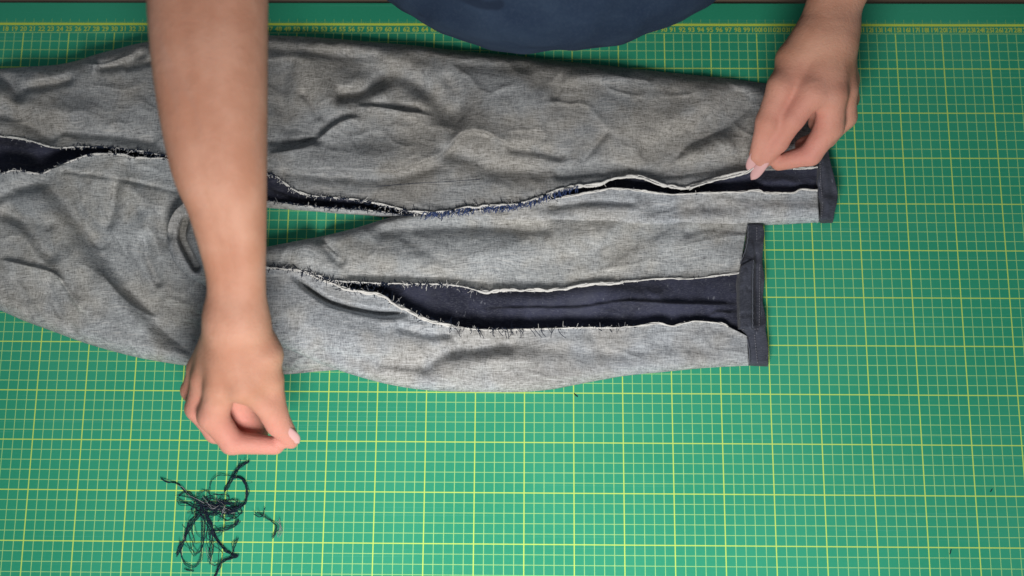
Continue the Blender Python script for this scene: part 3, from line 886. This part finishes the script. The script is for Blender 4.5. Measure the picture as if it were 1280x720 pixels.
palm_r = chain([(296, 400, 14.8, 2.2), (303, 484, 12.9, 1.45)]) + chain([(294, 400, 14.8, 2.3), (276, 484, 12.5, 1.45)]) + \
    chain([(290, 402, 14.2, 2.1), (258, 474, 11.2, 1.35)]) + chain([(290, 404, 13.6, 2.0), (251, 460, 9.8, 1.25)]) + chain([(306, 412, 14.0, 1.9), (326, 444, 12.8, 1.8), (322, 470, 12.4, 1.4), (306, 480, 12.6, 1.3)])
thumb_r = chain([(322, 430, 13.0, 1.7), (335, 474, 11.8, 1.35), (343, 516, 10.0, 1.15), (362, 546, 8.0, 0.80)])
index_r = chain([(306, 480, 12.9, 1.40), (332, 506, 11.2, 1.08), (346, 532, 9.4, 0.90), (364, 552, 7.6, 0.68)])
mid_r_ = chain([(278, 482, 12.5, 1.45), (266, 520, 10.4, 1.36), (290, 553, 8.8, 1.08), (344, 557, 7.8, 0.85)])
ring_r = chain([(258, 474, 11.2, 1.35), (248, 510, 8.8, 1.18), (270, 540, 7.4, 1.02), (300, 549, 7.0, 0.85)])
pink_r = chain([(251, 462, 9.8, 1.2), (240, 488, 7.6, 1.0), (256, 516, 6.6, 0.90), (282, 530, 6.4, 0.80)])
fill_r = chain([(296, 462, 10.0, 1.5), (298, 512, 6.9, 1.5), (320, 543, 6.5, 1.15)])
groups = [(0.035, core, 0.03), (0.0006, arm_r, 0.03), (0.0006, arm_l, 0.03),
          (0.009, palm_l, 0.014), (0.009, palm_r, 0.014), (0.005, fill_l, 0.006), (0.005, fill_r, 0.006)]
for f_ in (thumb_l, index_l, mid_l, ring_l, pink_l, thumb_r, index_r, mid_r_, ring_r, pink_r):
    groups.append((0.004, f_, 0.0045))
BOXES = [((-0.42, -0.26, 0.02), (-0.14, 0.72, 0.46))]
verts, quads = surface_nets(groups, (-0.42, -0.28, 0.015), (0.56, 0.76, 0.70), 0.0021)
person = empty('person', (TX, 0.60, -0.05))
tag(person, 'person in a navy t-shirt reaching both bare arms over the jeans', 'person')
body = mesh_obj('body', verts, quads, M_SKIN, person)
# redder skin towards the fingers
tips = [J(975, 170, 5), J(1010, 190, 5), J(1000, 145, 7), J(300, 540, 8), J(340, 545, 8), J(270, 520, 8)]
dmin = np.min([np.linalg.norm(verts - t, axis=1) for t in tips], axis=0)
at_ = body.data.attributes.new('flush', 'FLOAT', 'POINT')
at_.data.foreach_set('value', np.clip(1.15 - dmin / 0.055, 0, 1).astype(np.float32))


def nail(p0, p1, w, lift, parent):
    """a curved tapered plate from the nail bed p0 to its free end p1"""
    p0 = np.array(p0); p1 = np.array(p1); ax = p1 - p0; L = np.linalg.norm(ax); ax /= L
    up = np.array([0, 0, 1.0]); sd = np.cross(ax, up); sd /= np.linalg.norm(sd); up = np.cross(sd, ax)
    v = []; n, m = 12, 9
    for i in range(n):
        t = i / (n - 1)
        ww = w * (0.80 + 0.2 * math.sin(min(1, t / 0.5) * math.pi / 2)) * math.sqrt(max(0.0, 1 - max(0, (t - 0.55) / 0.46) ** 2.2)) * (0.6 + 0.4 * min(1, t / 0.12))
        for j in range(m):
            a = (j / (m - 1) - 0.5) * 2
            v.append(p0 + ax * L * t + sd * a * ww + up * (lift - 0.30 * w * a * a - 0.10 * L * t * t))
    v = np.array(v); k = len(v); v = np.vstack([v, v - up * 0.0006])
    f = [(i * m + j, i * m + j + 1, (i + 1) * m + j + 1, (i + 1) * m + j) for i in range(n - 1) for j in range(m - 1)]
    g_ = [tuple(x + k for x in reversed(q)) for q in f]
    ring = [j for j in range(m)] + [i * m + m - 1 for i in range(1, n)] + [(n - 1) * m + j for j in range(m - 2, -1, -1)] + [i * m for i in range(n - 2, 0, -1)]
    sdf = [(ring[i], ring[i] + k, ring[(i + 1) % len(ring)] + k, ring[(i + 1) % len(ring)]) for i in range(len(ring))]
    return mesh_obj('fingernail', v, f + g_ + sdf, M_NAIL, parent)


nail(J(951, 184, 6.0), J(934, 216, 3.3), 0.0058, 0.0002, person)
nail(J(959, 198, 5.2), J(938, 226, 3.0), 0.0054, 0.0002, person)
nail(J(354, 536, 9.9), J(375, 556, 8.2), 0.0056, 0.0, person)

# t-shirt: loose jersey over the torso and upper arms
sg = []
for sx in (-1, 1):
    q_ = [(np.array([x_ + sx * w_, y_, z_]), r_) for x_, w_, y_, z_, r_ in ((TX, 0.055, 0.56, -0.34, 0.155), (TX, 0.055, 0.56, -0.08, 0.15), (0.035, 0.040, 0.53, 0.12, 0.140), (0.022, 0.036, 0.387, 0.172, 0.160), (TX, 0.075, 0.53, 0.32, 0.115))]
    sg.append((0.05, [(q_[i][0], q_[i + 1][0], q_[i][1], q_[i + 1][1]) for i in range(4)], 0.05))
sg += [
      (0.05, [(sh_r, sh_l, 0.075, 0.075)], 0.06),
      (0.02, [(sh_r, sh_r * 0.62 + el_r * 0.38, 0.072, 0.064)], 0.03), (0.02, [(sh_l, sh_l * 0.62 + el_l * 0.38, 0.072, 0.064)], 0.03)]


def cloth_disp(Pt):
    a = fbm(Pt[:, 0] * 100 + Pt[:, 2] * 30, Pt[:, 2] * 60, 7.0, 71, 3)
    b = fbm(Pt[:, 0] * 100, Pt[:, 1] * 100 + Pt[:, 2] * 50, 3.0, 76, 2)
    return 0.014 * a + 0.005 * b


sv, sq = surface_nets(sg, (-0.36, 0.12, -0.52), (0.44, 0.82, 0.50), 0.0042, cloth_disp)
mesh_obj('t_shirt', sv, sq, M_SHIRT, person)
# hair on the head
hg = [(0.03, [(np.array([TX, 0.555, 0.60]), np.array([TX, 0.585, 0.63]), 0.092, 0.09), (np.array([TX, 0.62, 0.62]), np.array([TX, 0.65, 0.52]), 0.06, 0.045)], 0.03)]
hv, hq = surface_nets(hg, (TX - 0.15, 0.40, 0.42), (TX + 0.15, 0.76, 0.76), 0.005, lambda p: 0.004 * fbm(p[:, 0] * 300, p[:, 1] * 60, 5, 3, 2))
mesh_obj('hair', hv, hq, M_HAIR, person)

# ------------------------------------------------------------------ pulled thread from the seam to the fingertips
t_ = spline([(862, 236, 1.9), (880, 229, 2.1), (900, 224, 2.3), (922, 219, 2.8), (938, 213, 3.4), (946, 206, 3.9)], n=40)
th = []
for k in range(4):
    w = np.stack([lattice_noise(np.arange(40) / 4.0, np.full(40, 5.0 * k + q), 31 + k) - 0.5 for q in (0, 1, 2)], 1)
    th.append(at(t_[:, 0] + w[:, 0] * 1.6, t_[:, 1] + w[:, 1] * 3.0, (t_[:, 2] + w[:, 2] * 0.15) / 100))
pt = tubes('pulled_thread', th, [0.00055] * 4, M_WHITE, None, 5)
tag(pt, 'taut pale thread pinched between the long nails, drawn out of the opened seam', 'thread')

# ------------------------------------------------------------------ the clump of unpicked threads
def zz(x, y): return 180 + x / 4.5, 560 + y / 4.5


def strands(bundles, seed, lift=0.006):
    r = np.random.RandomState(seed); cs, rs = [], []
    for pts, n, spread, rad in bundles:
        for k in range(int(n * 1.3) if n > 1 else 1):
            q = []
            dx, dy = r.randn(2) * spread * 0.4
            for x, y in pts:
                q.append((*zz(x + dx + r.randn() * spread, y + dy + r.randn() * spread), 0.06 + abs(r.randn()) * lift * 100 * 0.35))
            L = spline(q, step=1.6)
            s = np.arange(len(L))
            L[:, 0] += (lattice_noise(s / 5.0, np.full(len(s), k * 7.7), seed + 1) - 0.5) * 2.6 + (lattice_noise(s / 1.7, np.full(len(s), k * 1.7), seed + 5) - 0.5) * 1.1
            L[:, 1] += (lattice_noise(s / 5.0, np.full(len(s), k * 3.3), seed + 2) - 0.5) * 2.6 + (lattice_noise(s / 1.7, np.full(len(s), k * 2.9), seed + 6) - 0.5) * 1.1
            cs.append(at(L[:, 0], L[:, 1], np.maximum(L[:, 2], 0.05) / 100)); rs.append(rad * (0.6 + 0.6 * r.rand()))
    return cs, rs


rr = np.random.RandomState(21)
core_b = []
for _ in range(46):
    c = np.array([rr.uniform(300, 510), rr.uniform(285, 380)]); a0 = rr.rand() * 6.3; R1 = rr.uniform(25, 75); R2 = rr.uniform(12, 34)
    n = rr.randint(5, 9); core_b.append(([(c[0] + R1 * math.cos(a0 + i * 0.9), c[1] + R2 * math.sin(a0 + i * 0.9)) for i in range(n)], 1, 5, 0.00030))
for _ in range(14):
    c = np.array([rr.uniform(250, 420), rr.uniform(420, 600)]); a0 = rr.rand() * 6.3; R1 = rr.uniform(20, 55); R2 = rr.uniform(30, 90)
    core_b.append(([(c[0] + R1 * math.cos(a0 + i * 0.9), c[1] + R2 * math.sin(a0 + i * 0.9)) for i in range(5)], 1, 6, 0.00020))
bund = core_b + [
    ([(592, 72), (540, 115), (505, 160), (470, 210), (455, 245)], 6, 5, 0.00030),
    ([(540, 72), (530, 110), (505, 150)], 3, 4, 0.00025),
    ([(500, 165), (555, 172), (580, 230), (565, 310), (510, 348), (470, 370)], 7, 4, 0.00032),
    ([(580, 190), (615, 196)], 1, 2, 0.00022),
    ([(95, 170), (130, 190), (190, 200), (240, 250), (300, 300), (330, 350)], 3, 3, 0.00032),
    ([(190, 290), (230, 310), (300, 340), (360, 350)], 5, 9, 0.00028),
    ([(195, 270), (240, 265), (290, 300)], 4, 8, 0.00026),
    ([(310, 375), (262, 430), (232, 500), (205, 560), (185, 605)], 7, 5, 0.00030),
    ([(205, 520), (212, 600), (235, 650), (275, 665), (318, 630), (335, 500), (328, 380)], 3, 4, 0.00024),
    ([(250, 420), (255, 520), (290, 590), (320, 520), (330, 400)], 3, 10, 0.00022),
    ([(345, 360), (375, 430), (400, 500), (440, 560), (500, 600), (528, 608), (450, 632), (425, 660), (400, 720), (385, 760)], 6, 4, 0.00032),
    ([(500, 600), (505, 560), (530, 510)], 3, 3, 0.00026), ([(505, 590), (495, 540), (520, 520)], 2, 4, 0.00024),
    ([(370, 475), (430, 460), (500, 440), (535, 405)], 6, 6, 0.00028),
    ([(340, 360), (372, 430), (380, 500), (375, 570), (372, 630)], 5, 9, 0.00025),
    ([(370, 240), (378, 195), (415, 158), (480, 150)], 2, 2, 0.00024),
    ([(300, 262), (345, 245), (372, 282), (368, 330)], 3, 5, 0.00026),
    ([(420, 400), (470, 400), (500, 380), (510, 420)], 3, 8, 0.00022), ([(225, 500), (235, 515), (228, 525)], 2, 3, 0.0002)]
clump = empty('thread_clump', tuple(at(265, 640, 0.0)))
tag(clump, 'big tangled clump of dark navy unpicked threads on the green mat', 'thread clump')
cs, rs = strands(bund, 2)
o = tubes('dark_threads', cs, rs, M_NAVY, clump, 4); tag(o, kind='stuff')
wb = [([(430, 330), (450, 345), (480, 360)], 3, 12, 0.00026), ([(470, 355), (490, 362), (515, 350)], 3, 5, 0.0003), ([(225, 500), (232, 512), (224, 522)], 3, 3, 0.00028),
      ([(240, 260), (290, 300), (330, 320)], 2, 8, 0.00022), ([(350, 300), (400, 350), (440, 340)], 3, 20, 0.0002), ([(210, 560), (214, 600), (212, 625)], 1, 3, 0.0002),
      ([(350, 560), (360, 620), (380, 640)], 2, 8, 0.0002), ([(400, 290), (440, 320), (430, 350)], 3, 12, 0.00018), ([(200, 205), (240, 250)], 1, 4, 0.00022)]
cs, rs = strands(wb, 4, 0.012)
o = tubes('pale_threads', cs, rs, M_GREYTHREAD, clump, 4); tag(o, kind='stuff')

scrap = empty('thread_scrap', tuple(at(335, 650, 0.0)))
tag(scrap, 'small forked dark thread scrap curving with a pale tuft, beside the big clump', 'thread')
cs, rs = strands([([(622, 368), (640, 385), (665, 375), (678, 335)], 2, 2, 0.0003), ([(640, 360), (660, 380), (712, 405), (745, 440), (745, 470), (725, 505)], 3, 3, 0.00028), ([(745, 440), (735, 480), (722, 505)], 3, 3, 0.0003)], 6)
tubes('dark_threads', cs, rs, M_NAVY, scrap, 4)
cs, rs = strands([([(760, 410), (765, 450), (755, 495)], 4, 6, 0.0002), ([(765, 430), (770, 470)], 2, 4, 0.0002)], 8)
tubes('pale_threads', cs, rs, M_GREYTHREAD, scrap, 4)

lint = [((228, 685), (250, 688), (275, 692), 'short dark wisp of thread under the big thread clump'), ((225, 695), (262, 690), (280, 697), None)]
cs, rs = strands([([(226, 684), (250, 690), (278, 692)], 2, 3, 0.00026), ([(235, 692), (262, 690)], 1, 3, 0.00022)], 9)
tag(tubes('thread_scrap', cs, rs, M_NAVY, None, 4), 'short dark wisp of thread lying just under the big clump', 'thread')


def speck(px, py, L, a, label):
    c = at([px - L * math.cos(a), px, px + L * math.cos(a)], [py + L * math.sin(a), py + 0.5, py - L * math.sin(a)], 0.0006)
    tag(tubes('lint_speck', [c], [0.0005], M_NAVY, None, 5), label, 'lint')


speck(1188, 690, 3, 1.3, 'dark lint speck on the green grid near the bottom right corner')
speck(1239, 613, 2, 1.0, 'faint small lint speck, the rightmost on the green grid')
speck(720, 494, 3, -0.7, 'dark lint speck just below the edge of the lower trouser leg')
